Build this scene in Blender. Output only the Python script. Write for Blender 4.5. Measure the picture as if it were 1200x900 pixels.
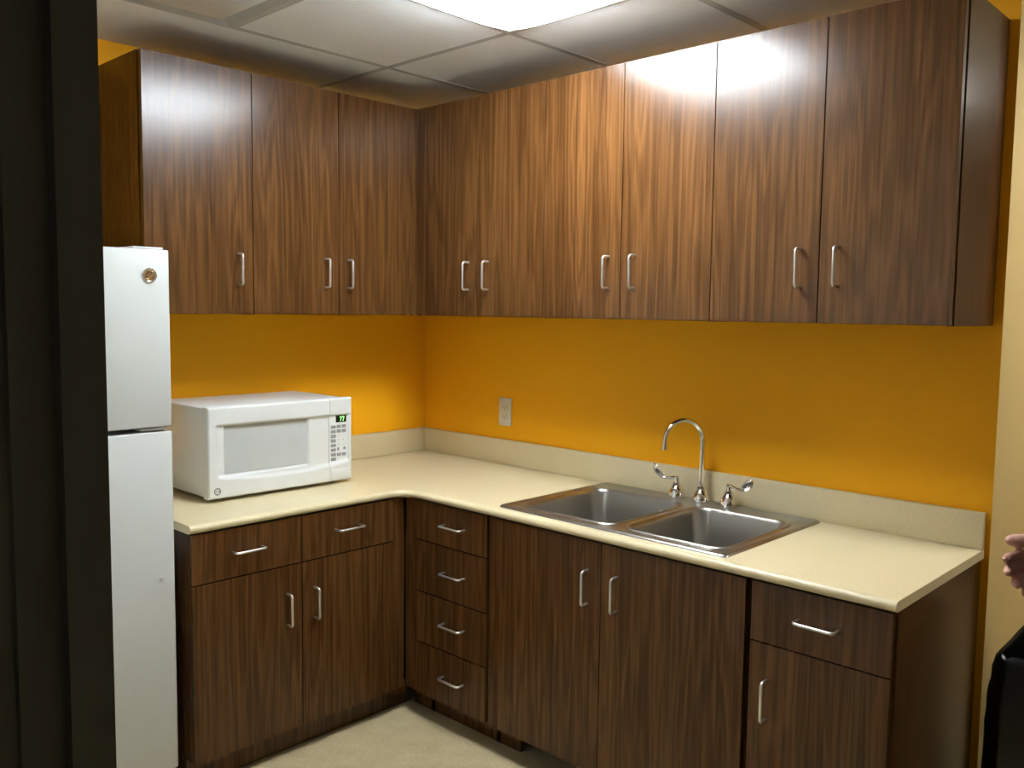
import bpy, bmesh, math, random
from mathutils import Vector, Matrix, noise as mnoise
random.seed(7)
S = bpy.context.scene
C = S.collection
for o in list(bpy.data.objects): bpy.data.objects.remove(o)
PI = math.pi

# ------------------------------------------------------------------ camera, world, exposure, lamps' strength
def look_matrix(loc, yaw, pitch, roll):
    y, p, r = map(math.radians, (yaw, pitch, roll))
    fwd = Vector((-math.sin(y)*math.cos(p), math.cos(y)*math.cos(p), math.sin(p)))
    rt = Vector((math.cos(y), math.sin(y), 0)); up = rt.cross(fwd)
    r2 = rt*math.cos(r)+up*math.sin(r); u2 = up*math.cos(r)-rt*math.sin(r)
    m = Matrix((r2, u2, -fwd)).transposed().to_4x4(); m.translation = loc
    return m
cd = bpy.data.cameras.new('camera'); cam = bpy.data.objects.new('camera', cd); C.objects.link(cam)
cd.sensor_fit = 'HORIZONTAL'; cd.sensor_width = 36.0; cd.lens = 1037.65/1200*36.0; cd.clip_start = 0.02
cam.matrix_world = look_matrix(Vector((3.0182, -2.5952, 1.4443)), 43.6728, -4.7813, 0.7123)
S.camera = cam
w = bpy.data.worlds.new('world'); S.world = w; w.use_nodes = True
w.node_tree.nodes['Background'].inputs[0].default_value = (0.9, 0.85, 0.75, 1)
w.node_tree.nodes['Background'].inputs[1].default_value = 0.02
S.view_settings.view_transform = 'Standard'; S.view_settings.look = 'None'
S.view_settings.gamma = 1.0; S.view_settings.use_curve_mapping = False
S.view_settings.exposure = 0.1
KITCHEN_LAMP = 35.0
PASSAGE_LAMP = 6.8
HALL_FILL = 2.0

# ------------------------------------------------------------------ measures (metres)
H = 0.813; CT = 0.025; D = 0.632; B = 0.623; U = 0.345
ZB, ZT, HC = 1.418, 2.2085, 2.300
X1, L1, T = 2.321, 1.4245, 0.0207
XW = 2.334                       # where the orange wall ends
YF = -2.2                        # kitchen side of the wall the camera looks through

# ------------------------------------------------------------------ materials
def new_mat(name):
    m = bpy.data.materials.new(name); m.use_nodes = True
    return m, m.node_tree.nodes, m.node_tree.links, m.node_tree.nodes['Principled BSDF']
def plain(name, col, rough=0.5, metal=0.0, bump=0.0, bscale=200.0, spec=0.5, coat=0.0):
    m, n, l, b = new_mat(name)
    b.inputs['Base Color'].default_value = (*col, 1); b.inputs['Roughness'].default_value = rough
    b.inputs['Metallic'].default_value = metal; b.inputs['Specular IOR Level'].default_value = spec
    if coat: b.inputs['Coat Weight'].default_value = coat; b.inputs['Coat Roughness'].default_value = 0.1
    tc = n.new('ShaderNodeTexCoord'); nz = n.new('ShaderNodeTexNoise'); nz.inputs['Scale'].default_value = bscale
    nz.inputs['Detail'].default_value = 3
    l.new(tc.outputs['Object'], nz.inputs['Vector'])
    if bump:
        bp = n.new('ShaderNodeBump'); bp.inputs['Strength'].default_value = bump; bp.inputs['Distance'].default_value = 0.002
        l.new(nz.outputs['Fac'], bp.inputs['Height']); l.new(bp.outputs['Normal'], b.inputs['Normal'])
    else:
        mr = n.new('ShaderNodeMapRange'); mr.inputs['To Min'].default_value = rough*0.93; mr.inputs['To Max'].default_value = min(1, rough*1.07)
        l.new(nz.outputs['Fac'], mr.inputs['Value']); l.new(mr.outputs['Result'], b.inputs['Roughness'])
    return m
def speckle(name, cols, scale, rough, scale2=None, bump=0.0):
    m, n, l, b = new_mat(name)
    tc = n.new('ShaderNodeTexCoord'); nz = n.new('ShaderNodeTexNoise'); nz.inputs['Scale'].default_value = scale
    nz.inputs['Detail'].default_value = 6; nz.inputs['Roughness'].default_value = 0.7
    rp = n.new('ShaderNodeValToRGB'); e = rp.color_ramp.elements
    e[0].position = 0.32; e[0].color = (*cols[0], 1); e[1].position = 0.68; e[1].color = (*cols[2], 1)
    k = e.new(0.5); k.color = (*cols[1], 1)
    l.new(tc.outputs['Object'], nz.inputs['Vector'])
    if scale2:
        n2 = n.new('ShaderNodeTexNoise'); n2.inputs['Scale'].default_value = scale2; n2.inputs['Detail'].default_value = 5
        l.new(tc.outputs['Object'], n2.inputs['Vector'])
        mx = n.new('ShaderNodeMix'); mx.inputs['Factor'].default_value = 0.5
        l.new(nz.outputs['Fac'], mx.inputs[2]); l.new(n2.outputs['Fac'], mx.inputs[3]); l.new(mx.outputs[0], rp.inputs['Fac'])
    else: l.new(nz.outputs['Fac'], rp.inputs['Fac'])
    l.new(rp.outputs['Color'], b.inputs['Base Color']); b.inputs['Roughness'].default_value = rough
    if bump:
        bp = n.new('ShaderNodeBump'); bp.inputs['Strength'].default_value = bump; bp.inputs['Distance'].default_value = 0.002
        l.new(nz.outputs['Fac'], bp.inputs['Height']); l.new(bp.outputs['Normal'], b.inputs['Normal'])
    return m
def wood(name, dark, mid, light, rough=0.36):
    m, n, l, b = new_mat(name)
    tc = n.new('ShaderNodeTexCoord'); oi = n.new('ShaderNodeObjectInfo')
    ml = n.new('ShaderNodeMath'); ml.operation = 'MULTIPLY'; ml.inputs[1].default_value = 37.0
    l.new(oi.outputs['Random'], ml.inputs[0])
    va = n.new('ShaderNodeVectorMath'); va.operation = 'ADD'
    l.new(tc.outputs['Object'], va.inputs[0]); l.new(ml.outputs[0], va.inputs[1])
    def nz(sx, sz, detail, rgh=0.6):
        mp = n.new('ShaderNodeMapping'); mp.inputs['Scale'].default_value = (sx, sx, sz)
        t = n.new('ShaderNodeTexNoise'); t.inputs['Scale'].default_value = 1; t.inputs['Detail'].default_value = detail
        t.inputs['Roughness'].default_value = rgh
        l.new(va.outputs[0], mp.inputs['Vector']); l.new(mp.outputs[0], t.inputs['Vector'])
        return t.outputs['Fac']
    def mth(op, a, bb):
        q = n.new('ShaderNodeMath'); q.operation = op
        for i, v in enumerate((a, bb)):
            if v is None: continue
            if isinstance(v, (int, float)): q.inputs[i].default_value = v
            else: l.new(v, q.inputs[i])
        return q.outputs[0]
    broad = nz(7, 0.55, 3); streak = nz(105, 0.9, 4); pore = nz(380, 5, 3)
    rings = mth('SINE', mth('MULTIPLY', broad, 70.0), None)       # growth-ring figure
    rings = mth('MULTIPLY_ADD', rings, 0.5); 
    f = mth('MULTIPLY', rings, 0.12)
    f = mth('ADD', f, mth('MULTIPLY', streak, 0.44))
    f = mth('ADD', f, mth('MULTIPLY', pore, 0.34))
    f = mth('ADD', f, mth('MULTIPLY', broad, 0.30))
    rp = n.new('ShaderNodeValToRGB'); e = rp.color_ramp.elements
    e[0].position = 0.47; e[0].color = (*dark, 1); e[1].position = 0.74; e[1].color = (*light, 1)
    k = e.new(0.60); k.color = (*mid, 1)
    l.new(f, rp.inputs['Fac']); l.new(rp.outputs['Color'], b.inputs['Base Color'])
    b.inputs['Roughness'].default_value = rough; b.inputs['Specular IOR Level'].default_value = 0.33
    bp = n.new('ShaderNodeBump'); bp.inputs['Strength'].default_value = 0.02; bp.inputs['Distance'].default_value = 0.001
    l.new(f, bp.inputs['Height']); l.new(bp.outputs['Normal'], b.inputs['Normal'])
    return m
def emit(name, col, strength):
    m, n, l, b = new_mat(name)
    b.inputs['Base Color'].default_value = (0.8, 0.8, 0.8, 1)
    b.inputs['Emission Color'].default_value = (*col, 1); b.inputs['Emission Strength'].default_value = strength
    return m
M_WALNUT = wood('walnut_laminate', (0.052, 0.0205, 0.0055), (0.081, 0.0335, 0.0098), (0.118, 0.0510, 0.0155), 0.245)
M_INNER = plain('cabinet_interior', (0.02, 0.012, 0.008), 0.7)
M_ORANGE = plain('orange_paint', (0.92, 0.415, 0.002), 0.7, spec=0.3, bump=0.12, bscale=260)
M_CREAM = plain('cream_paint', (0.76, 0.565, 0.235), 0.7, bump=0.10, bscale=260)
M_WHITEWALL = plain('white_paint', (0.84, 0.83, 0.80), 0.75)
M_TAN = plain('tan_paint', (0.50, 0.41, 0.26), 0.8)
M_HALL = plain('hall_paint', (0.30, 0.25, 0.17), 0.8)
M_TILE = speckle('ceiling_tile', [(0.86, 0.87, 0.87), (0.90, 0.91, 0.91), (0.93, 0.94, 0.94)], 160, 0.9, bump=0.15)
M_GRID = plain('ceiling_grid_paint', (0.50, 0.50, 0.48), 0.9)
M_FLOOR = speckle('vinyl_floor', [(0.48, 0.37, 0.20), (0.57, 0.46, 0.26), (0.66, 0.55, 0.34)], 14, 0.45, 120)
M_COUNTER = speckle('speckled_laminate', [(0.66, 0.55, 0.32), (0.73, 0.62, 0.38), (0.78, 0.68, 0.44)], 420, 0.33, 200)
M_NICKEL = plain('satin_nickel', (0.80, 0.78, 0.74), 0.36, 1.0)
M_CHROME = plain('chrome', (0.82, 0.80, 0.77), 0.06, 1.0)
M_STEEL = plain('brushed_steel', (0.42, 0.405, 0.37), 0.34, 1.0, bump=0.05, bscale=400)
M_WHITE = plain('white_enamel', (0.80, 0.81, 0.79), 0.28)
M_FRIDGE = plain('white_textured_enamel', (0.67, 0.69, 0.66), 0.38, bump=0.15, bscale=500)
M_GASKET = plain('grey_gasket', (0.10, 0.105, 0.10), 0.7)
M_GREY = plain('grey_button', (0.30, 0.30, 0.29), 0.5)
M_PANE = plain('grey_screened_glass', (0.56, 0.58, 0.57), 0.10, spec=0.7)
M_DISPLAY = plain('black_display', (0.006, 0.008, 0.006), 0.15)
M_GREEN = emit('green_digits', (0.12, 1.0, 0.06), 2.2)
M_INK = plain('grey_print', (0.16, 0.165, 0.16), 0.5)
M_BLACK = plain('black_rubber', (0.012, 0.012, 0.012), 0.6)
M_PLATE = plain('ivory_plastic', (0.80, 0.75, 0.64), 0.4)
M_JAMB = plain('dark_bronze_paint', (0.040, 0.040, 0.029), 0.55, bump=0.1, bscale=300)
M_BRASS = plain('aged_brass', (0.42, 0.25, 0.14), 0.35, 1.0)
M_BADGE = plain('bronze_badge', (0.30, 0.16, 0.07), 0.25, 1.0)
M_BAG = plain('black_plastic_film', (0.003, 0.003, 0.003), 0.30, spec=0.28)
M_BIN = plain('black_bin_plastic', (0.010, 0.010, 0.010), 0.5)
M_LENS = emit('lit_lens', (0.86, 0.94, 1.0), KITCHEN_LAMP)
M_LENS2 = emit('lit_lens_passage', (0.95, 0.95, 0.92), PASSAGE_LAMP)
M_LENS3 = emit('hall_fill_lens', (0.95, 0.95, 0.92), HALL_FILL)
M_FRAMEW = plain('white_metal', (0.7, 0.7, 0.68), 0.4)
M_SKIN = plain('skin', (0.56, 0.28, 0.21), 0.5)
M_NAIL = plain('fingernail', (0.50, 0.27, 0.22), 0.3)
M_SHIRT = plain('dark_navy_cloth', (0.015, 0.017, 0.028), 0.85, bump=0.2, bscale=700)
M_TROUSER = plain('charcoal_cloth', (0.02, 0.02, 0.02), 0.9, bump=0.2, bscale=700)
M_HAIR = plain('dark_hair', (0.03, 0.018, 0.01), 0.5)
M_EYE = plain('eye_white', (0.75, 0.73, 0.7), 0.2)

# ------------------------------------------------------------------ helpers
def link(o, parent=None, loc=None, rot=None):
    C.objects.link(o)
    if parent: o.parent = parent
    if loc is not None: o.location = loc
    if rot is not None: o.rotation_euler = rot
    return o
def obj(name, bm, mat, parent=None, loc=None, rot=None, smooth=True, angle=35):
    bmesh.ops.recalc_face_normals(bm, faces=bm.faces[:])
    me = bpy.data.meshes.new(name); bm.to_mesh(me); bm.free()
    for m in (mat if isinstance(mat, (list, tuple)) else [mat]): me.materials.append(m)
    if smooth:
        me.polygons.foreach_set('use_smooth', [True]*len(me.polygons))
        try: me.set_sharp_from_angle(angle=math.radians(angle))
        except Exception: pass
    return link(bpy.data.objects.new(name, me), parent, loc, rot)
def thing(name, label, cat, loc=(0, 0, 0), rotz=0.0, group=None):
    o = bpy.data.objects.new(name, None); o.empty_display_size = 0.05
    link(o, None, loc, (0, 0, rotz)); return tag(o, label, cat, group)
def tag(o, label, cat, group=None):
    o['label'] = label; o['category'] = cat
    if group: o['group'] = group
    return o
def struct(o): o['kind'] = 'structure'; return o
def box(bm, x0, x1, y0, y1, z0, z1, bev=0.0, seg=2, edges=None):
    r = bmesh.ops.create_cube(bm, size=1.0)
    vs = r['verts']
    for v in vs:
        v.co = Vector(((x0+x1)/2+v.co.x*(x1-x0), (y0+y1)/2+v.co.y*(y1-y0), (z0+z1)/2+v.co.z*(z1-z0)))
    if bev:
        es = list({e for v in vs for e in v.link_edges})
        if edges: es = [e for e in es if edges(e)]
        bmesh.ops.bevel(bm, geom=es, offset=bev, segments=seg, profile=0.5, affect='EDGES')
    return bm
def nbox(*a, **k): return box(bmesh.new(), *a, **k)
def loft(bm, rings, closed=True, cap0=False, cap1=False):
    R = [[bm.verts.new(p) for p in r] for r in rings]
    n = len(R[0])
    for a, b in zip(R[:-1], R[1:]):
        for i in range(n if closed else n-1):
            j = (i+1) % n
            bm.faces.new((a[i], a[j], b[j], b[i]))
    if cap0: bm.faces.new(R[0])
    if cap1: bm.faces.new(R[-1])
    return R
def tube(bm, pts, rad, n=12, caps=True, flat=None):
    pts = [Vector(p) for p in pts]; rad = rad if isinstance(rad, (list, tuple)) else [rad]*len(pts)
    rings = []; prev = None
    for i, p in enumerate(pts):
        t = (pts[min(i+1, len(pts)-1)]-pts[max(i-1, 0)]).normalized()
        if prev is None:
            a = Vector((0, 0, 1)) if abs(t.z) < 0.9 else Vector((1, 0, 0))
            u = t.cross(a).normalized()
        else: u = (prev-t*prev.dot(t)).normalized()
        prev = u; v = t.cross(u)
        rings.append([p+(u*math.cos(2*PI*k/n)+v*math.sin(2*PI*k/n))*rad[i] for k in range(n)])
    loft(bm, rings, True, caps, caps); return bm
def lathe(bm, prof, c=(0, 0, 0), n=28, cap=True):
    loft(bm, [[Vector((c[0]+r*math.cos(2*PI*k/n), c[1]+r*math.sin(2*PI*k/n), c[2]+z)) for k in range(n)] for r, z in prof], True, cap, cap)
    return bm
def arc_pts(c, r, a0, a1, n, f): return [f(c, r, a0+(a1-a0)*i/n) for i in range(n+1)]
def rrect(x0, x1, y0, y1, r, z, n=6):
    P = []
    for cx, cy, a in ((x1-r, y1-r, 0), (x0+r, y1-r, 90), (x0+r, y0+r, 180), (x1-r, y0+r, 270)):
        for i in range(n+1):
            t = math.radians(a+90*i/n); P.append(Vector((cx+r*math.cos(t), cy+r*math.sin(t), z)))
    return P
def capsule(bm, a, b, ra, rb, n=14, m=5):
    a, b = Vector(a), Vector(b); t = (b-a).normalized()
    s = Vector((0, 0, 1)) if abs(t.z) < 0.9 else Vector((1, 0, 0)); u = t.cross(s).normalized(); v = t.cross(u)
    rings = []
    for i in range(m):
        q = PI/2*(1-(i+0.15)/m); rings.append((a-t*ra*math.sin(q), ra*math.cos(q)))
    rings.append((a, ra)); rings.append((b, rb))
    for i in range(m):
        q = PI/2*(i+0.85)/m; rings.append((b+t*rb*math.sin(q), rb*math.cos(q)))
    loft(bm, [[p+(u*math.cos(2*PI*k/n)+v*math.sin(2*PI*k/n))*r for k in range(n)] for p, r in rings], True, True, True)
def ellipsoid(bm, c, r, rot=None, seg=20):
    k = bmesh.ops.create_uvsphere(bm, u_segments=seg, v_segments=seg//2, radius=1.0)
    for v in k['verts']:
        p = Vector((v.co.x*r[0], v.co.y*r[1], v.co.z*r[2]))
        if rot is not None: p = rot @ p
        v.co = p+Vector(c)
def text_mesh(s, size, mat, name, parent, loc, rot, shear=0.0, depth=0.0003):
    cu = bpy.data.curves.new(name, 'FONT'); cu.body = s; cu.size = size; cu.shear = shear
    cu.align_x = 'CENTER'; cu.align_y = 'CENTER'; cu.extrude = depth
    t = bpy.data.objects.new(name, cu); C.objects.link(t)
    dg = bpy.context.evaluated_depsgraph_get()
    me = bpy.data.meshes.new_from_object(t.evaluated_get(dg))
    bpy.data.objects.remove(t); bpy.data.curves.remove(cu)
    me.materials.clear(); me.materials.append(mat)
    return link(bpy.data.objects.new(name, me), parent, loc, rot)

# ------------------------------------------------------------------ the room
XR, YB = 3.9, 2.6                      # right wall, far wall of the room beyond the corner
struct(obj('floor', nbox(-0.1, XR+0.1, -4.6, YB+0.1, -0.08, 0), M_FLOOR))
struct(obj('wall_left', nbox(-0.12, 0, -4.6, 0.12, 0, HC+0.05), M_ORANGE))
struct(obj('wall_back', nbox(0, XW-0.1, 0, 0.1, 0, HC+0.05), M_ORANGE))
bm = nbox(XW-0.1, XW, 0, YB, 0, HC+0.05)               # outside corner: orange to the kitchen, cream round the corner
o = struct(obj('wall_return', bm, [M_CREAM, M_ORANGE], smooth=False))
for p in o.data.polygons:
    if p.normal.y < -0.9: p.material_index = 1
struct(obj('wall_right', nbox(XR, XR+0.12, -4.6, YB+0.12, 0, HC+0.05), M_TAN))
struct(obj('wall_far', nbox(XW, XR, YB, YB+0.12, 0, HC+0.05), M_TAN))
struct(obj('wall_hall', nbox(-0.12, XR, -4.6, -4.5, 0, HC), M_HALL))
struct(obj('ceiling', nbox(0, XR, -4.5, YB, HC+0.004, HC+0.05), M_TILE))
# the grid that carries the tiles
GS = 0.6045
gx = [0.439+GS*k for k in range(6)]; gy = [-0.559-GS*k for k in range(3)]
bm = bmesh.new()
lx0, lx1, ly0, ly1 = gx[1], gx[2], gy[1], gy[0]          # the bay of the lit kitchen light
PX0, PX1, PY0, PY1 = gx[4], gx[5], gy[0]+GS, gy[0]+3*GS   # the bay of the light round the corner
for x in gx:
    spans = [(YF, YB)] if x > XW else [(YF, 0)]
    for a, b_ in spans: box(bm, x-0.012, x+0.012, a, b_, HC+0.0032, HC+0.006)
for y in gy+[gy[0]+GS*k for k in (1, 2, 3, 4)]:
    spans = [(0 if y == gy[0] else gx[0] if y < 0 else XW, XR)]
    if abs(y-(PY0+GS)) < 0.01: spans = [(XW, PX0), (PX1, XR)]
    for a, b_ in spans: box(bm, a, b_, y-0.012, y+0.012, HC+0.0031, HC+0.006)
struct(obj('trim_1', bm, M_GRID, smooth=False))
# the wall the camera looks past, and its doorway
bm = nbox(0, 1.93, YF-0.132, YF-0.012, 0, HC)
struct(obj('wall_front', bm, M_WHITEWALL))
struct(obj('wall_front_right', nbox(3.70, XR, YF-0.132, YF-0.012, 0, HC), M_WHITEWALL))
bm = bmesh.new()                       # hollow-metal frame: face, rabbet, stop, second rabbet on each side, and head
def jamb_profile(x, s):                # section in x (towards the opening = +s) and y
    P = [(-0.06, YF), (0.0, YF), (0.0, YF-0.016), (0.014, YF-0.018), (0.014, YF-0.052), (0.0, YF-0.054), (0.0, YF-0.098), (-0.006, YF-0.100), (-0.006, YF-0.146), (-0.06, YF-0.146),
         (-0.06, YF-0.1325), (-0.085, YF-0.1325), (-0.085, YF-0.0115), (-0.06, YF-0.0115)]
    return [(x+s*a, b) for a, b in P]
for x, s in ((2.0225, 1), (3.61, -1)):
    pr = jamb_profile(x, s)
    loft(bm, [[Vector((a, b, z)) for a, b in pr] for z in (0.0, 2.16)], True, True, True)
box(bm, 2.02, 3.61, YF-0.146, YF, 2.10, 2.16, 0.002)
door = struct(obj('door_1', bm, M_JAMB, smooth=False))
struct(obj('wall_over_door', nbox(1.93, 3.70, YF-0.132, YF-0.012, 2.16, HC), M_CREAM))
bm = nbox(2.0341, 2.0360, YF-0.051, YF-0.019, 0.865, 0.925, 0.0008)
tube(bm, [(2.0335, YF-0.035, 0.895), (2.0375, YF-0.035, 0.895)], 0.006, 12)
obj('strike_plate', bm, M_BRASS, door)

# ------------------------------------------------------------------ ceiling fittings
def troffer(name, label, x0, x1, y0, y1, z, lens):
    t = thing(name, label, 'light', ((x0+x1)/2, (y0+y1)/2, z), 0, 'ceiling lights')
    a, b = (x1-x0)/2, (y1-y0)/2
    bm = bmesh.new()
    for q in ((-a, a, -b, -b+0.022), (-a, a, b-0.022, b), (-a, -a+0.022, -b+0.022, b-0.022), (a-0.022, a, -b+0.022, b-0.022)):
        box(bm, q[0], q[1], q[2], q[3], -0.006, 0.003, 0.001)
    obj('frame', bm, M_FRAMEW, t)
    bm = bmesh.new(); N = 16; ia, ib = a-0.022, b-0.022
    rings = []
    for i in range(N+1):                       # a pillow-shaped diffusing lens, flush at its rim
        v = -1+2*i/N; rg = []
        for j in range(N+1):
            u = -1+2*j/N; rg.append(Vector((ia*u, ib*v, -0.002-0.058*(1-u**4)*(1-v**4))))
        rings.append(rg)
    loft(bm, rings, False)
    bmesh.ops.solidify(bm, geom=bm.faces[:], thickness=0.002)
    obj('lens', bm, lens, t)
    return t
troffer('ceiling_light', 'square lit ceiling light panel above the kitchen counters', lx0+0.012, lx1-0.012, ly0+0.012, ly1-0.012, HC, M_LENS)
troffer('ceiling_light', 'ceiling light round the corner, beyond the right end of the orange wall', PX0+0.012, PX1-0.012, PY0+0.012, PY1-0.012, HC, M_LENS2)
troffer('ceiling_light', 'dim fill light added in the unseen hall outside the dark door frame', 2.70, 3.30, -3.9, -3.3, HC, M_LENS3)  # unseen fill panel, added to lighten the dark door frame
t = thing('air_diffuser', 'square grey air diffuser set in the ceiling grid above the fridge', 'vent', ((gx[0]+gx[1])/2, (gy[1]+gy[2])/2, HC))
bm = bmesh.new(); a = 0.292
rings = [[Vector((sx*r, sy*r, z)) for sx, sy in ((1, 1), (-1, 1), (-1, -1), (1, -1))] for r, z in ((a, 0.003), (a, -0.003), (a-0.012, -0.004), (a-0.062, 0.003), (a-0.062, 0.0035))]
loft(bm, rings, True, False, True); obj('frame', bm, M_GRID, t, smooth=False)
obj('face_panel', nbox(-a+0.064, a-0.064, -a+0.064, a-0.064, -0.008, 0.002, 0.003), M_FRAMEW, t)

# ------------------------------------------------------------------ cabinets
def pull_bm(length=0.1, proj=0.03, r=0.0039, vertical=True):
    h = length/2; c = 0.009; pts = [(-h, 0, 0), (-h, -(proj-c), 0)]
    for i in range(1, 6):
        t = PI/2*i/5; pts.append((-h+c-c*math.cos(t), -(proj-c)-c*math.sin(t), 0))
    pts += [(-p[0], p[1], 0) for p in reversed(pts)]
    if vertical: pts = [(0, p[1], p[0]) for p in pts]
    return tube(bmesh.new(), pts, r, 12)
def pull(parent, x, z, vertical):
    return obj('handle', pull_bm(vertical=vertical), M_NICKEL, parent, (x, -0.0095, z))
def front(name, parent, x0, x1, z0, z1, F, hx, hz, vert):
    """door or drawer front; its origin is its own middle so the grain differs piece by piece"""
    g = 0.0017; w_, h_ = (x1-x0)/2-g, (z1-z0)/2-g
    o = obj(name, nbox(-w_, w_, -0.0095, 0.0095, -h_, h_), M_WALNUT, parent, ((x0+x1)/2, -F+0.0095, (z0+z1)/2))
    pull(o, hx-(x0+x1)/2, hz-(z0+z1)/2, vert)
    return o
def carcass_upper(parent, W, F, gapr=0.0):
    cx0, cx1 = 0.0005, W-0.0005
    bm = bmesh.new(); f = -(F-0.030)
    box(bm, cx0, cx0+0.018, f, -0.002, ZB, ZT); box(bm, cx1-0.018, cx1, f, -0.002, ZB, ZT)
    box(bm, cx0+0.0182, cx1-0.0182, f+0.002, -0.002, ZB+0.001, ZB+0.018); box(bm, cx0+0.0182, cx1-0.0182, f+0.002, -0.002, ZT-0.018, ZT)
    box(bm, cx0+0.0182, cx1-0.0182, -0.010, -0.002, ZB+0.018, ZT-0.018)
    return obj('body', bm, M_WALNUT, parent)
HZ = 1.566
def upper(label, loc, rz, W, F, doors, filler=None, group='walnut wall cabinets'):
    t = thing('wall_cabinet', label, 'cabinet', loc, rz, group)
    carcass_upper(t, W, F)
    for x0, x1, hx in doors: front('door', t, x0, x1, ZB+0.0015, ZT-0.001, U, hx, HZ, True)
    if filler: obj('filler_strip', nbox(filler[0], filler[1], -U+0.004, -U+0.0215, ZB, ZT, 0.0008, 1), M_WALNUT, t)
    return t
# left run: local x runs towards the corner (world +y), front faces world +x
upper('single-door walnut wall cabinet nearest the dark door frame, above the fridge end', (0, -1.413, 0), PI/2, 0.366, U, [(0, 0.366, 0.311)])
upper('two-door walnut wall cabinet hanging above the microwave, running into the corner', (0, -1.047, 0), PI/2, 0.684, U,
      [(0, 0.342, 0.284), (0.342, 0.684, 0.382)], (0.686, 0.7230))
# back run
upper('two-door walnut wall cabinet in the corner, above the wall outlet', (0.363, 0, 0), 0, 0.646, U, [(0, 0.323, 0.279), (0.323, 0.646, 0.381)], (-0.0213, -0.002))
upper('two-door walnut wall cabinet above the sink, middle of the back wall row', (1.009, 0, 0), 0, 0.646, U, [(0, 0.324, 0.276), (0.324, 0.646, 0.378)])
upper('two-door walnut wall cabinet at the right end of the row, beside the wall edge', (1.655, 0, 0), 0, 0.656, U, [(0, 0.324, 0.272), (0.324, 0.656, 0.376)])

ZK, BT = 0.0924, H-CT-0.001
def carcass_base(parent, W, toe=True, toeset=0.055, endl=False, endr=False, back=True, rail=True, openf=False):
    bm = bmesh.new(); f = -(B-0.0215)
    for a, b_ in ((0.0005, 0.0185), (W-0.0185, W-0.0005)):
        box(bm, a, b_, f, -0.004, ZK, BT, 0.0006, 1)
        box(bm, a, b_, -(B-toeset-0.019), -0.004, 0.0, ZK)
    box(bm, 0.0187, W-0.0187, f+0.001, -0.004, ZK, ZK+0.018)
    if back: box(bm, 0.0187, W-0.0187, -0.012, -0.004, ZK+0.018, BT)
    if rail: box(bm, 0.0187, W-0.0187, f+0.001, f+0.020, BT-0.045, BT)
    o = obj('body', bm, M_WALNUT, parent, smooth=False)
    if toe: obj('toe_kick', nbox(0.0005, W-0.0005, -(B-toeset), -(B-toeset-0.018), 0.001, ZK-0.001, 0.0006, 1), M_WALNUT, parent)
    return o
def base(label, loc, rz, W): return thing('base_cabinet', label, 'cabinet', loc, rz, 'walnut base cabinets')
# left run, under the microwave: two drawers over two doors, and the corner filler
t = base('walnut base cabinet under the microwave with two drawers over two doors', (0, -1.4183, 0), PI/2, 0.74)
carcass_base(t, 0.74)
TOPF = BT-0.002; ZD = 0.6325
front('drawer', t, 0.0, 0.37, ZD, TOPF, B, 0.178, 0.712, False)
front('drawer', t, 0.37, 0.74, ZD, TOPF, B, 0.549, 0.716, False)
front('door', t, 0.0, 0.37, ZK, ZD, B, 0.315, 0.491, True)
front('door', t, 0.37, 0.74, ZK, ZD, B, 0.416, 0.491, True)
obj('filler_strip', nbox(0.742, 0.7925, -B+0.004, -B+0.0215, ZK, TOPF, 0.0008, 1), M_WALNUT, t)
obj('toe_kick', nbox(0.7405, 0.8485, -(B-0.055), -(B-0.073), 0.001, ZK-0.001, 0.0006, 1), M_WALNUT, t)
# back run
t = base('narrow walnut base cabinet in the corner with four stacked drawers', (0.684, 0, 0), 0, 0.35)
carcass_base(t, 0.35, toe=False)
zs = [TOPF, 0.6437, 0.4612, 0.2793, ZK]
for i, hz in enumerate((0.718, 0.554, 0.376, 0.190)):
    front('drawer', t, 0.0, 0.348, zs[i+1], zs[i], B, 0.194, hz, False)
obj('filler_strip', nbox(-0.0645, -0.002, -B+0.004, -B+0.0215, ZK, TOPF, 0.0008, 1), M_WALNUT, t)
obj('toe_kick', nbox(-0.0945, 0.44, -(B-0.074), -(B-0.092), 0.001, ZK-0.001, 0.0006, 1), M_WALNUT, t)
t = base('wide walnut sink base cabinet with two tall doors under the sink', (1.044, 0, 0), 0, 0.91)
bm = bmesh.new()
for a, b_ in ((0.0005, 0.0185), (0.8915, 0.9095)): box(bm, a, b_, -(B-0.0215), -0.004, ZK, BT, 0.0006, 1)
box(bm, 0.0187, 0.8913, -0.012, -0.004, 0.02, BT-0.2)
box(bm, 0.0187, 0.8913, -(B-0.0225), -(B-0.042), BT-0.02, BT)
obj('body', bm, M_WALNUT, t, smooth=False)
front('door', t, 0.0, 0.452, ZK, TOPF, B, 0.405, 0.647, True)
front('door', t, 0.452, 0.909, ZK, TOPF, B, 0.510, 0.648, True)
t = base('walnut base cabinet at the right end of the counter with one drawer over one door', (1.964, 0, 0), 0, 0.352)
carcass_base(t, 0.352)
front('drawer', t, 0.003, 0.350, ZD, TOPF, B, 0.177, 0.7115, False)
front('door', t, 0.003, 0.350, ZK, ZD, B, 0.054, 0.492, True)

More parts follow.
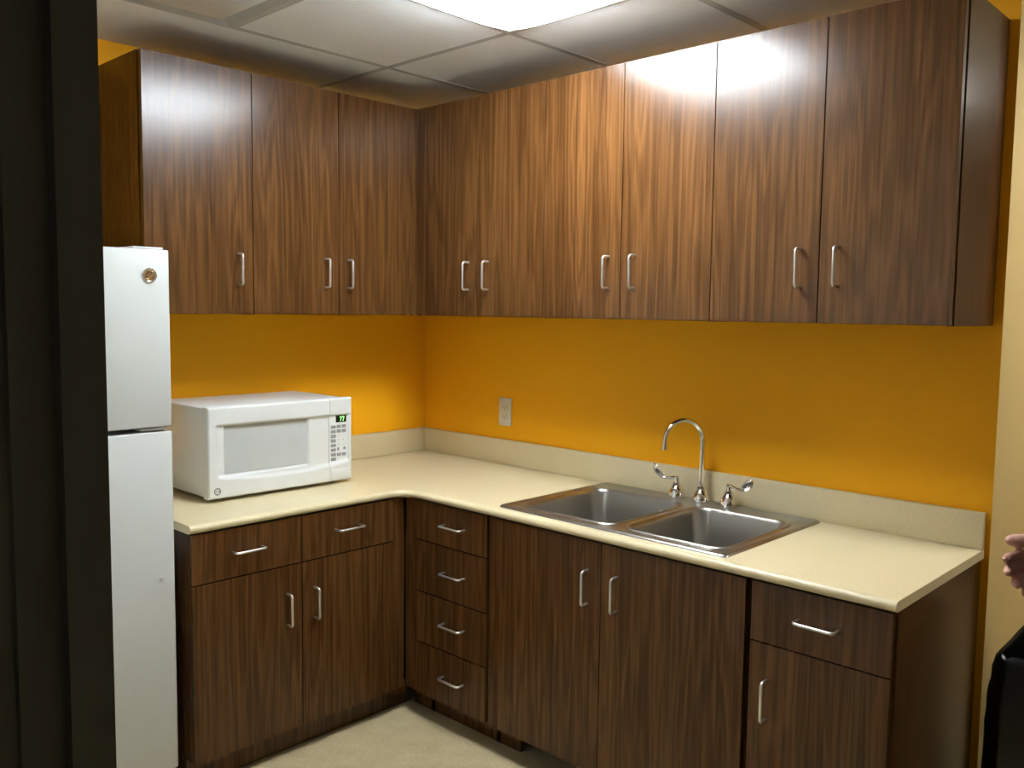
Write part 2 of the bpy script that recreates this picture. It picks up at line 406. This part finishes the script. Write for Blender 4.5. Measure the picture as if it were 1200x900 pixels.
# ------------------------------------------------------------------ countertop with sink cut-out
ct = thing('countertop', 'L-shaped speckled cream laminate countertop with rounded front edge', 'countertop', (0, 0, 0))
SX0, SX1, SY0, SY1 = 1.050, 1.876, -0.594, -0.026
hole = rrect(SX0+0.022, SX1-0.022, SY0+0.022, SY1-0.022, 0.03, 0, 4)
R = 0.075
path = [(Vector((D, -L1)), Vector((-1, 0)))]              # front edge point and the inward direction
cc = Vector((D+R, -D-R))
for i in range(11):
    a = PI-(PI/2)*i/10; dr = Vector((math.cos(a), math.sin(a))); path.append((cc+dr*R, dr))
path.append((Vector((X1, -D)), Vector((0, 1))))
prof = []                                                 # inset from the front edge, height
rr = CT/2
for i in range(9):
    a = -PI/2+PI*i/8; prof.append((rr-rr*math.cos(a), H-rr+rr*math.sin(a)))
prof += [(0.03, H)]; prof = [(0.03, H-CT)]+prof
bm = bmesh.new()
rings = [[Vector((p.x+n_.x*s, p.y+n_.y*s, z)) for s, z in prof] for p, n_ in path]
Rv = loft(bm, rings, False)
e1 = 0.001
def sheet(z, idx):
    inner = [r[idx] for r in Rv]
    c0 = bm.verts.new((e1, -L1, z)); c1 = bm.verts.new((e1, -e1, z)); c2 = bm.verts.new((X1, -e1, z))
    loop = inner+[c2, c1, c0]; hv = [bm.verts.new((p.x, p.y, z)) for p in hole]
    es = []
    for L in (loop, hv):
        for a, b_ in zip(L, L[1:]+L[:1]):
            es.append(bm.edges.get((a, b_)) or bm.edges.new((a, b_)))
    bmesh.ops.triangle_fill(bm, use_beauty=True, use_dissolve=False, edges=es)
    return [c0, c1, c2], hv
tc_, th = sheet(H, len(prof)-1); bc_, bh = sheet(H-CT, 0)
for i in range(len(th)):
    j = (i+1) % len(th); bm.faces.new((th[i], th[j], bh[j], bh[i]))
bm.faces.new([tc_[0], tc_[1], bc_[1], bc_[0]]); bm.faces.new([tc_[1], tc_[2], bc_[2], bc_[1]])
bm.faces.new(Rv[0]+[tc_[0], bc_[0]]); bm.faces.new(Rv[-1]+[tc_[2], bc_[2]])
obj('worktop', bm, M_COUNTER, ct, angle=50)
obj('backsplash', nbox(0.001, T, -L1, -0.001, H+0.0003, H+0.1016, 0.002), M_COUNTER, ct)
obj('backsplash', nbox(T+0.0003, X1, -T, -0.001, H+0.0003, H+0.1016, 0.002), M_COUNTER, ct)

# ------------------------------------------------------------------ sink
sk = thing('sink', 'double-bowl stainless steel sink set into the countertop', 'sink', ((SX0+SX1)/2, (SY0+SY1)/2, H))
ox, oy = (SX0+SX1)/2, (SY0+SY1)/2
def orr(d, z, r=0.018): return [Vector((p.x-ox, p.y-oy, z)) for p in rrect(SX0+d, SX1-d, SY0+d, SY1-d, max(r-d*0.3, 0.004), 0, 6)]
bm = bmesh.new()
ring = loft(bm, [orr(0, 0.0006), orr(0.0015, 0.0035), orr(0.005, 0.0064), orr(0.012, 0.0070), orr(0.016, 0.0062), orr(0.019, 0.0042)])
bowls = [(1.094, 1.469), (1.503, 1.836)]; by0, by1 = -0.542, -0.128
zd_ = 0.0042
loops = [[bm.verts.new((p.x-ox, p.y-oy, zd_)) for p in rrect(a, b_, by0, by1, 0.055, 0, 8)] for a, b_ in bowls]
es = []
for L in [ring[-1]]+loops:
    for a, b_ in zip(L, L[1:]+L[:1]): es.append(bm.edges.get((a, b_)) or bm.edges.new((a, b_)))
bmesh.ops.triangle_fill(bm, use_beauty=True, use_dissolve=False, edges=es)
obj('deck', bm, M_STEEL, sk, angle=40)
for a, b_ in bowls:
    bm = bmesh.new()
    def rb(d, z, r): return [Vector((p.x-ox, p.y-oy, z)) for p in rrect(a+d, b_-d, by0+d, by1-d, r, 0, 8)]
    lo = [rb(-0.0075, zd_+0.0003, 0.0595), rb(-0.0055, zd_+0.0026, 0.058), rb(-0.002, zd_+0.0038, 0.056), rb(0.002, zd_+0.0024, 0.054), rb(0.006, zd_-0.003, 0.051), rb(0.009, zd_-0.010, 0.050), rb(0.012, -0.120, 0.048), rb(0.015, -0.140, 0.046),
          rb(0.023, -0.154, 0.042), rb(0.036, -0.161, 0.036), rb(0.052, -0.163, 0.03), rb(0.105, -0.166, 0.02)]
    loft(bm, lo, True, False, True)
    obj('bowl', bm, M_STEEL, sk, angle=60)
    bm = bmesh.new(); cx = (a+b_)/2-ox; cy = (by0+by1)/2-oy
    lathe(bm, [(0.057, -0.1655), (0.055, -0.163), (0.046, -0.163), (0.040, -0.1648), (0.012, -0.1648), (0.008, -0.160), (0.003, -0.158)], (cx, cy, 0), 32)
    obj('drain', bm, M_CHROME, sk)
# brand plate pressed on the rear wall of the left bowl
obj('maker_mark', nbox(1.365-ox, 1.405-ox, by1-0.0125-oy, by1-0.0112-oy, -0.040, -0.030, 0.0004), M_NICKEL, sk)

# ------------------------------------------------------------------ faucet
fx, fy, fz = 1.476, -0.066, H+zd_
fc = thing('faucet', 'chrome gooseneck faucet with two wrist-blade handles behind the sink', 'faucet', (fx, fy, fz))
bell = [(0.0, 0.0), (0.0285, 0.0), (0.0292, 0.005), (0.0280, 0.014), (0.0245, 0.026), (0.0185, 0.036), (0.0135, 0.042), (0.0145, 0.045), (0.0145, 0.050), (0.012, 0.053), (0.0115, 0.060), (0.0, 0.060)]
bm = bmesh.new(); lathe(bm, bell, n=32); obj('spout_base', bm, M_CHROME, fc)
bm = bmesh.new(); rA = 0.071; dx, dy = -0.444, -0.896
zc = 1.022-fz
pts = [(0, 0, 0.055), (0, 0, 0.11), (0, 0, 0.16), (0, 0, zc)]
for i in range(1, 17):
    a = PI*i/17*0.97
    q = rA-rA*math.cos(a); pts.append((dx*q, dy*q, zc+rA*math.sin(a)))
q = 2*rA*0.995; pts += [(dx*q, dy*q, zc-0.004), (dx*(q+0.001), dy*(q+0.001), zc-0.016)]
tube(bm, pts, [0.0098, 0.0085]+[0.0082]*(len(pts)-3)+[0.0082], 18)
obj('spout', bm, M_CHROME, fc)
bm = bmesh.new(); tube(bm, [(dx*q, dy*q, zc-0.012), (dx*(q+0.001), dy*(q+0.001), zc-0.024)], 0.0092, 18); obj('aerator', bm, M_CHROME, fc)
for s, hx, hy, hz in ((-1, 1.379, -0.063, 0.922), (1, 1.577, -0.063, 0.915)):
    bm = bmesh.new(); k = bell[:9]+[(0.010, 0.052), (0.0085, 0.056), (0.0085, 0.072), (0.0, 0.072)]
    lathe(bm, k, n=32)
    o = obj('handle', bm, M_CHROME, fc, (hx-fx, hy-fy, 0))
    bm = bmesh.new()
    rise = hz-(fz+0.066)
    tube(bm, [(s*-0.006, 0, 0.0685), (s*0.012, 0, 0.067), (s*0.030, -0.003, 0.063), (s*0.048, -0.006, 0.063), (s*0.060, -0.008, 0.067)], [0.0060, 0.0058, 0.0048, 0.0046, 0.0062], 14)
    rings = []
    P0 = Vector((s*0.052, -0.007, 0.064)); P1 = Vector((s*0.088, -0.012, 0.066+rise))
    ax = (P1-P0).normalized(); up = Vector((0, 0.94, 0.34)); up = (up-ax*up.dot(ax)).normalized(); sd = ax.cross(up)
    for i in range(15):
        u_ = i/14; wd = 0.0135*math.sqrt(max(0.02, 1-(2*u_-1.1)**2 if u_ > 0.55 else 1-((0.55-u_)/0.62)**2*1.0))
        th_ = 0.0032
        c_ = P0.lerp(P1, u_)+up*(0.004*math.sin(PI*u_))*(-1)
        rings.append([c_+sd*wd*math.cos(2*PI*k/16)+up*th_*math.sin(2*PI*k/16) for k in range(16)])
    loft(bm, rings, True, True, True)
    obj('blade', bm, M_CHROME, o)

# ------------------------------------------------------------------ wall outlet
t = thing('wall_outlet', 'beige duplex wall outlet on the orange wall above the backsplash', 'outlet', (0.508, 0, 1.028))
obj('plate', nbox(-0.035, 0.035, -0.0065, -0.0005, -0.0575, 0.0575, 0.003, 2), M_PLATE, t)
for z in (-0.0195, 0.0195):
    o = obj('receptacle', nbox(-0.0165, 0.0165, -0.0082, -0.006, z-0.0135, z+0.0135, 0.005, 2, edges=lambda e: abs(e.verts[0].co.y-e.verts[1].co.y) > 1e-4), M_PLATE, t)
    bm = bmesh.new()
    box(bm, -0.0072, -0.0052, -0.0086, -0.0078, z-0.002, z+0.006); box(bm, 0.0052, 0.0072, -0.0086, -0.0078, z-0.001, z+0.006)
    tube(bm, [(0, -0.0078, z-0.007), (0, -0.0086, z-0.007)], 0.0024, 10)
    obj('slots', bm, M_BLACK, o)
bm = bmesh.new(); tube(bm, [(0, -0.006, 0), (0, -0.0078, 0)], 0.003, 12); obj('screw', bm, M_NICKEL, t)

# ------------------------------------------------------------------ microwave  (local x = world y, front faces local -y)
mw0 = -1.246; MWW = 0.556; MWH = 0.298; MWD = 0.372
mw = thing('microwave', 'white microwave oven standing on the left counter', 'microwave', (0.400, mw0+MWW/2, H), PI/2)
# local: y=0 is the front plane, +y goes to the wall; x from -W/2 to W/2; z from the counter
hw = MWW/2; z0 = 0.012
bm = nbox(-hw+0.003, hw-0.003, 0.0355, MWD, z0+0.004, z0+MWH-0.003, 0.004, 2)
obj('body', bm, M_WHITE, mw)
for sx in (-1, 1):
    for yy in (0.06, MWD-0.05):
        bm = bmesh.new(); lathe(bm, [(0.013, 0.0), (0.015, 0.003), (0.015, 0.018)], (sx*(hw-0.05), yy, 0), 16); obj('foot', bm, M_BLACK, mw)
def wl(y): return y-(mw0+MWW/2)                       # world y -> local x
seam = wl(-0.785)
wx0, wx1, wz0, wz1 = wl(-1.182), wl(-0.873), 0.901-H, 1.056-H
def sstep(a, b_, x):
    t_ = max(0, min(1, (x-a)/(b_-a))); return t_*t_*(3-2*t_)
def front_depth(x, z):
    """how far the moulded front lies behind its foremost plane"""
    d = 0.0
    e = min(x+hw, hw-x, z-z0, z0+MWH-z); r_ = 0.0075
    if e < r_: d += r_-math.sqrt(max(0, r_*r_-(r_-e)**2))
    # recessed field under the brow, closed below by a sagging curve
    ztop = 1.066-H-0.004*0
    xl, xr = wl(-1.222), wl(-0.698)
    u_ = (x-xl)/(xr-xl)
    zb_ = 0.872-H+0.020*(2*u_-1)**2
    f = sstep(0, 0.006, ztop-z)*sstep(-0.003, 0.016, z-zb_)*sstep(-0.001, 0.018, x-xl)*sstep(-0.001, 0.010, xr-x)
    d += 0.0080*f
    g = sstep(-0.005, 0.001, x-wx0+0.001)*sstep(-0.005, 0.001, wx1+0.001-x)*sstep(-0.008, 0.001, z-wz0+0.001)*sstep(-0.005, 0.001, wz1+0.001-z)
    d += 0.010*g
    return d
def moulded(xa, xb, nx, nz):
    bm = bmesh.new(); zs_ = [z0+MWH*j/nz for j in range(nz+1)]
    ex = [xa+(xb-xa)*i/nx for i in range(nx+1)]
    G = [[bm.verts.new((x, front_depth(x, z), z)) for x in ex] for z in zs_]
    for j in range(nz):
        for i in range(nx): bm.faces.new((G[j][i], G[j][i+1], G[j+1][i+1], G[j+1][i]))
    loop = G[0][:]+[G[j][-1] for j in range(1, nz+1)]+G[-1][-2::-1]+[G[j][0] for j in range(nz-1, 0, -1)]
    bk = [bm.verts.new((v.co.x, 0.034, v.co.z)) for v in loop]
    for i in range(len(loop)):
        j = (i+1) % len(loop); bm.faces.new((loop[i], loop[j], bk[j], bk[i]))
    bm.faces.new(bk)
    return bm
md = obj('door', moulded(-hw, seam-0.0007, 190, 110), M_WHITE, mw, angle=50)
obj('window', nbox(wx0-0.001, wx1+0.001, 0.0150, 0.0170, wz0-0.001, wz1+0.001), M_PANE, md)
mp = obj('control_panel', moulded(seam+0.0007, hw, 60, 130), M_WHITE, mw, angle=50)
PY = 0.0080
def pbox(y, z, w_, h_, d=0.0012): return nbox(wl(y)-w_/2, wl(y)+w_/2, PY-d, PY+0.001, z-H-h_/2, z-H+h_/2, 0.0004, 1)
dsp = obj('display', pbox(-0.7325, 1.0475, 0.045, 0.0245), M_DISPLAY, mp)
bm = bmesh.new()
def seg7(bm, cx, cz, segs, w_=0.0085, h_=0.0155, t_=0.0024, sl=0.22):
    def quad(x0, x1, za, zb):
        k = nbox(x0, x1, PY-0.0018, PY-0.0011, za, zb); 
        vs = [bm.verts.new((cx+v.co.x+sl*v.co.z, v.co.y, cz+v.co.z)) for v in k.verts]; k.verts.index_update()
        for f in k.faces: bm.faces.new([vs[v.index] for v in f.verts])
        k.free()
    a, b_ = w_/2, h_/2
    D_ = dict(a=(-a, a, b_-t_, b_), b=(a-t_, a, 0, b_), c=(a-t_, a, -b_, 0), d=(-a, a, -b_, -b_+t_), e=(-a, -a+t_, -b_, 0), f=(-a, -a+t_, 0, b_), g=(-a, a, -t_/2, t_/2))
    for s_ in segs: quad(*D_[s_])
seg7(bm, wl(-0.7365), 1.0475-H, 'abc'); seg7(bm, wl(-0.7255), 1.0475-H, 'abc')
obj('digits', bm, M_GREEN, dsp, smooth=False)
cols = [-0.7655, -0.7420, -0.7205]; row = [1.0195-0.0166*i for i in range(8)]
for i in range(8): obj('button', pbox(cols[0], row[i], 0.0205, 0.0112), M_GREY, mp)
for c in (1, 2):
    for i in (0, 1): obj('button', pbox(cols[c], row[i]+0.0008, 0.0170, 0.0115), M_GREY, mp)
    obj('button', pbox(cols[c], row[6]-0.001, 0.0170, 0.0115), M_GREY, mp)
obj('button', pbox(cols[1]-0.003, row[5]+0.0025, 0.0085, 0.0105), M_GREY, mp)
obj('button', pbox(cols[2]+0.003, row[5]+0.0035, 0.0085, 0.0105), M_GREY, mp)
for i in range(10):
    c = i % 3 if i < 9 else 1; rw = row[2+i//3]+0.0015
    text_mesh(str((i+1) % 10), 0.0062, M_INK, 'key_digit', mp, (wl(cols[c]), PY-0.0003, rw-H), (PI/2, 0, 0))
obj('door_release', nbox(wl(-0.781), wl(-0.697), -0.0012, 0.003, 0.834-H, 0.868-H, 0.0015, 2), M_WHITE, mp)
def monogram(parent, r, loc, rot, mat, letters_mat):
    bm = bmesh.new(); n = 40; rings = []
    for j in range(8):
        a = 2*PI*j/8; rings.append([Vector(((r+0.13*r*math.cos(a))*math.cos(2*PI*k/n), (r+0.13*r*math.cos(a))*math.sin(2*PI*k/n), 0.04*r*math.sin(a))) for k in range(n)])
    loft(bm, rings+[rings[0]], True)
    for k in range(4):                                     # four little curls inside the ring
        a0 = PI/4+PI/2*k; pts = []
        for i in range(9):
            q_ = i/8; aa = a0+1.3*q_; rr_ = r*(0.93-0.28*q_); pts.append((rr_*math.cos(aa), rr_*math.sin(aa), 0.0))
        tube(bm, pts, 0.06*r, 6)
    o = obj('logo', bm, mat, parent, loc, rot)
    text_mesh('GE', r*0.98, letters_mat, 'lettering', o, (0, 0, 0), (0, 0, 0), 0.25, 0.02*r)
    return o
monogram(md, 0.0105, (wl(-1.2165), -0.0006, 0.8505-H), (PI/2, 0, 0), M_INK, M_INK)

# ------------------------------------------------------------------ refrigerator (local x = world y)
FRX = 0.615; FY0, FY1 = -2.172, -1.462; FW = FY1-FY0
fr = thing('refrigerator', 'tall white top-freezer refrigerator between the counter end and dark door frame', 'refrigerator', (FRX, (FY0+FY1)/2, 0), PI/2)
hf = FW/2
obj('cabinet', nbox(-hf+0.004, hf-0.004, 0.076, FRX-0.03, 0.03, 1.590, 0.006, 2), M_FRIDGE, fr)
obj('gasket', nbox(-hf+0.012, hf-0.012, 0.056, 0.078, 0.11, 1.585), M_GASKET, fr)
vedge = lambda e: abs(e.verts[0].co.z-e.verts[1].co.z) > 0.1
def fdoor(name, za, zb):
    bm = nbox(-hf, hf, 0.0, 0.058, za, zb)
    es = [e for e in bm.edges if abs(e.verts[0].co.z-e.verts[1].co.z) > 0.1 and min(e.verts[0].co.y, e.verts[1].co.y) < 0.01]
    bmesh.ops.bevel(bm, geom=es, offset=0.009, segments=4, profile=0.5, affect='EDGES')
    es = [e for e in bm.edges if abs(e.verts[0].co.z-e.verts[1].co.z) < 1e-5 and min(v.co.y for v in e.verts) < 0.03 and len(e.link_faces) == 2 and abs(e.link_faces[0].normal.dot(e.link_faces[1].normal)) < 0.2]
    bmesh.ops.bevel(bm, geom=es, offset=0.004, segments=2, profile=0.5, affect='EDGES')
    return obj(name, bm, M_FRIDGE, fr, angle=50)
fd1 = fdoor('freezer_door', 1.1065, 1.5975); fd2 = fdoor('fridge_door', 0.105, 1.0925)
for dd, za, zb in ((fd1, 1.15, 1.45), (fd2, 0.70, 1.06)):
    bm = bmesh.new(); tube(bm, [(-hf+0.05, 0.0, za), (-hf+0.05, -0.035, za+0.02), (-hf+0.05, -0.045, za+0.05), (-hf+0.05, -0.045, zb-0.05), (-hf+0.05, -0.035, zb-0.02), (-hf+0.05, 0.0, zb)], 0.011, 12)
    obj('door_handle', bm, M_WHITE, dd)
bm = nbox(hf-0.095, hf-0.012, 0.012, 0.13, 1.5985, 1.6045, 0.0025, 2); obj('hinge_cover', bm, M_FRAMEW, fr)
bm = nbox(hf-0.086, hf-0.014, 0.012, 0.056, 1.0965, 1.1035, 0.002, 2); obj('hinge', bm, M_FRAMEW, fr)
obj('kick_grille', nbox(-hf+0.01, hf-0.01, 0.05, 0.075, 0.012, 0.098, 0.003), M_GASKET, fr)
cxb = -1.5195-(FY0+FY1)/2
bm = bmesh.new(); lathe(bm, [(0.0205, 0.0), (0.0205, 0.003), (0.0185, 0.0048), (0.0160, 0.0040), (0.0150, 0.0022), (0.0, 0.0022)], n=36)
o = obj('badge', bm, M_CHROME, fd1, (cxb, 0.0, 1.5265), (PI/2, 0, 0))
bm = bmesh.new(); lathe(bm, [(0.0128, 0.0023), (0.0128, 0.0028), (0.0, 0.0028)], n=30); obj('badge_face', bm, M_BADGE, o)
bm = bmesh.new(); n = 40
for k in range(4):
    a0 = PI/4+PI/2*k; tube(bm, [((0.0125-0.0038*i/8)*math.cos(a0+1.3*i/8), (0.0125-0.0038*i/8)*math.sin(a0+1.3*i/8), 0.0030) for i in range(9)], 0.0007, 6)
obj('scroll', bm, M_CHROME, o)
text_mesh('GE', 0.0145, M_CHROME, 'lettering', o, (0, 0, 0.0031), (0, 0, 0), 0.25, 0.0003)
bm = bmesh.new(); lathe(bm, [(0.0062, 0.0), (0.0062, 0.003), (0.0045, 0.006), (0.0, 0.0066)], n=20)
obj('hole_plug', bm, M_FRAMEW, fd2, (-1.5025-(FY0+FY1)/2, 0.0, 0.677), (PI/2, 0, 0))
for sx in (-1, 1):
    bm = bmesh.new(); lathe(bm, [(0.02, 0), (0.02, 0.032)], (sx*(hf-0.06), 0.12, 0), 14); obj('foot', bm, M_BLACK, fr)
    bm = bmesh.new(); lathe(bm, [(0.02, 0), (0.02, 0.032)], (sx*(hf-0.06), 0.50, 0), 14); obj('foot', bm, M_BLACK, fr)

# ------------------------------------------------------------------ black bin with a bag over its rim
bx0, bx1, by0_, by1_, bz = 2.425, 2.825, -0.285, 0.09, 0.615
tb = thing('trash_bin', 'black trash bin with a shiny bag over its rim beside the counter end', 'bin', ((bx0+bx1)/2, (by0_+by1_)/2, 0))
a, b_ = (bx1-bx0)/2, (by1_-by0_)/2
bm = bmesh.new()
def br(k, z, r): return [Vector((p.x, p.y, z)) for p in rrect(-a*k, a*k, -b_*k, b_*k, r, 0, 6)]
loft(bm, [br(0.90, 0.0, 0.05), br(0.905, 0.004, 0.05), br(0.965, bz-0.02, 0.045), br(0.975, bz-0.004, 0.045), br(0.955, bz-0.002, 0.045), br(0.94, bz-0.02, 0.045), br(0.88, 0.012, 0.05)], True, True, True)
obj('bin', bm, M_BIN, tb)
bm = bmesh.new(); rings = []
prf = [(1.10, 0.12), (1.085, 0.20), (1.07, 0.30), (1.055, 0.42), (1.04, 0.52), (1.02, 0.585), (0.998, bz+0.006), (0.975, bz+0.014), (0.945, bz+0.008), (0.92, bz-0.03), (0.89, bz-0.09), (0.80, bz-0.14), (0.45, bz-0.17), (0.1, bz-0.18)]
for j, (k, z) in enumerate(prf):
    rg = []
    for p in rrect(-a*k, a*k, -b_*k, b_*k, max(0.02*k, 0.05*k), 0, 10) if False else rrect(-a*k, a*k, -b_*k, b_*k, 0.05*k, 0, 14):
        q_ = mnoise.noise(Vector((p.x*9, p.y*9, z*5)))*0.010+mnoise.noise(Vector((p.x*28+3, p.y*28, z*14)))*0.005
        amp = 1.0 if z < bz-0.02 else 0.7
        d_ = Vector((p.x, p.y, 0)).normalized()
        rg.append(Vector((p.x, p.y, z+0.6*abs(q_)*(1 if z > bz-0.05 else 0)))+d_*abs(q_)*amp)
    rings.append(rg)
loft(bm, rings, True, False, True)
bmesh.ops.subdivide_edges(bm, edges=bm.edges[:], cuts=2, use_grid_fill=True)
for v in bm.verts:
    v.co.z += (0.008 if v.co.z > bz-0.03 else 0.004)*mnoise.noise(v.co*38); v.co.x += 0.003*mnoise.noise(v.co*30+Vector((5, 0, 0)))
obj('liner_bag', bm, M_BAG, tb, angle=70)

# ------------------------------------------------------------------ person at the right, only the fingertips reach into the frame
pr = thing('person', 'person at the right edge with the fingertips of one hand in view', 'person', (2.932, -0.958, -0.003))
# local frame: facing local -x, right hand on local +y
def chain(bm, pts, rad):
    for i in range(len(pts)-1): capsule(bm, pts[i], pts[i+1], rad[i], rad[i+1])
def remesh(o, vox, sm=4):
    m = o.modifiers.new('union', 'REMESH'); m.mode = 'VOXEL'; m.voxel_size = vox; m.use_smooth_shade = True
    s_ = o.modifiers.new('soften', 'SMOOTH'); s_.factor = 0.5; s_.iterations = sm
bm = bmesh.new()
SHR, SHL = Vector((0.0, 0.185, 1.40)), Vector((0.0, -0.185, 1.40))
ELR, WRR = Vector((0.035, 0.225, 1.115)), Vector((-0.195, 0.115, 1.012))
ELL, WRL = Vector((0.03, -0.245, 1.12)), Vector((-0.03, -0.25, 0.87))
chain(bm, [SHR, ELR, WRR], [0.050, 0.041, 0.027]); chain(bm, [SHL, ELL, WRL], [0.050, 0.041, 0.027])
for y in (-1, 1):                                     # torso, neck, legs
    chain(bm, [(0, y*0.09, 1.36), (0, y*0.075, 1.15), (0.0, y*0.085, 0.95)], [0.095, 0.085, 0.105])
    chain(bm, [(0, y*0.095, 0.93), (-0.01, y*0.10, 0.50), (0.015, y*0.10, 0.09)], [0.090, 0.058, 0.040])
    chain(bm, [(0.02, y*0.10, 0.05), (-0.10, y*0.11, 0.035), (-0.16, y*0.115, 0.028)], [0.038, 0.036, 0.028])
chain(bm, [(0.0, 0, 1.40), (-0.012, 0, 1.52)], [0.065, 0.055])
ellipsoid(bm, (-0.015, 0, 1.605), (0.092, 0.074, 0.112)); ellipsoid(bm, (-0.055, 0, 1.545), (0.048, 0.050, 0.052))
chain(bm, [(-0.098, 0, 1.622), (-0.122, 0, 1.588)], [0.010, 0.014])                        # nose
chain(bm, [(-0.098, -0.018, 1.556), (-0.103, 0, 1.555), (-0.098, 0.018, 1.556)], [0.005, 0.0075, 0.005])  # lips
chain(bm, [(-0.088, -0.04, 1.64), (-0.100, -0.015, 1.641)], [0.010, 0.009]); chain(bm, [(-0.088, 0.04, 1.64), (-0.100, 0.015, 1.641)], [0.010, 0.009])
for y in (-1, 1): ellipsoid(bm, (0.0, y*0.077, 1.602), (0.018, 0.009, 0.031))
def hand(bm, wr, ax, out, up, curl, spread, tscale=1.0, thumb_up=0.75):
    """palm, four separate fingers of their own lengths and a thumb from the side of the palm"""
    ax, out, up = ax.normalized(), out.normalized(), up.normalized()
    tips = []
    pc = wr+ax*0.045
    for k in range(4):
        o_ = (1.5-k)*0.0195                           # index on the thumb's side
        chain(bm, [wr+ax*0.008+up*o_*0.6, wr+ax*0.085+up*o_], [0.0165, 0.0125])
    lens = [(0.042, 0.025, 0.020), (0.047, 0.029, 0.021), (0.043, 0.027, 0.020), (0.034, 0.020, 0.018)]
    for k in range(4):
        o_ = (1.5-k)*0.0195; p = wr+ax*0.088+up*o_; d = (ax+up*spread*(1.5-k)).normalized(); c = curl[k]; pts = [p]
        for L_ in lens[k]:
            d = (Matrix.Rotation(c, 3, d.cross(out).normalized()) @ d); p = p+d*L_; pts.append(p)
        chain(bm, pts, [0.0100, 0.0092, 0.0082, 0.0070]); tips.append((pts[-1], d))
    p = wr+ax*0.040+up*0.027; d = (ax*0.95+up*thumb_up+out*0.25).normalized()
    pts = [wr+ax*0.012+up*0.012, p, p+d*0.046]; d2 = (ax*1.0+up*thumb_up*0.25+out*0.15).normalized(); pts.append(pts[-1]+d2*0.035); d3 = (ax+out*0.1-up*0.05).normalized(); pts.append(pts[-1]+d3*0.026)
    chain(bm, pts, [0.016, 0.0145, 0.0128, 0.0124, 0.0102]); tips.append((pts[-1], d3))
    return tips
HAX = Vector((-0.95, -0.10, -0.10))
tipsR = hand(bm, WRR, HAX, Vector((0.1, -1, 0.0)), Vector((-0.1, 0, 1)), (0.50, 0.58, 0.66, 0.75), 0.03, thumb_up=0.62)
hand(bm, WRL, Vector((-0.12, 0.02, -1)), Vector((0, 1, 0)), Vector((-1, 0, 0.1)), (0.25, 0.28, 0.3, 0.33), 0.05)
body = obj('body', bm, M_SKIN, pr); remesh(body, 0.0042, 3)
bm = bmesh.new()
for y in (-1, 1):
    chain(bm, [(0, y*0.10, 1.37), (0, y*0.085, 1.15), (0.0, y*0.09, 0.92)], [0.108, 0.102, 0.118])
chain(bm, [(-0.005, 0, 1.36), (-0.012, 0, 1.15), (-0.004, 0, 0.92)], [0.108, 0.108, 0.120])
for y in (-1, 1): chain(bm, [(0, y*0.05, 1.415), (0, y*0.165, 1.395)], [0.070, 0.068])
chain(bm, [(0, 0, 1.40), (-0.002, 0, 1.445)], [0.085, 0.066])
chain(bm, [SHR, ELR, ELR.lerp(WRR, 0.9)], [0.066, 0.054, 0.038]); chain(bm, [SHL, ELL, ELL.lerp(WRL, 0.92)], [0.066, 0.054, 0.038])
s_ = obj('shirt', bm, M_SHIRT, body); remesh(s_, 0.008, 4)
bm = bmesh.new()
for y in (-1, 1):
    chain(bm, [(0, y*0.085, 0.99), (0, y*0.097, 0.90), (-0.01, y*0.102, 0.50), (0.012, y*0.102, 0.10)], [0.106, 0.112, 0.078, 0.066])
s_ = obj('trousers', bm, M_TROUSER, body); remesh(s_, 0.008, 4)
for y in (-1, 1):
    bm = bmesh.new(); chain(bm, [(0.035, y*0.10, 0.047), (-0.08, y*0.11, 0.046), (-0.17, y*0.115, 0.040)], [0.046, 0.045, 0.038])
    for v in bm.verts: v.co.z = max(v.co.z, 0.004)
    obj('shoe', bm, M_BLACK, body)
bm = bmesh.new(); ellipsoid(bm, (0.006, 0, 1.632), (0.098, 0.084, 0.100)); ellipsoid(bm, (0.045, 0, 1.57), (0.058, 0.072, 0.085))
s_ = obj('hair', bm, M_HAIR, body); remesh(s_, 0.006, 3)
for y in (-1, 1):
    bm = bmesh.new(); ellipsoid(bm, (-0.090, y*0.029, 1.619), (0.011, 0.013, 0.008), seg=24)
    e_ = obj('eye', bm, [M_EYE, M_HAIR], body)
    for p in e_.data.polygons:
        c_ = p.center
        if c_.x < -0.090 and (c_.y-y*0.029)**2+(c_.z-1.619)**2 < 0.0055**2: p.material_index = 1
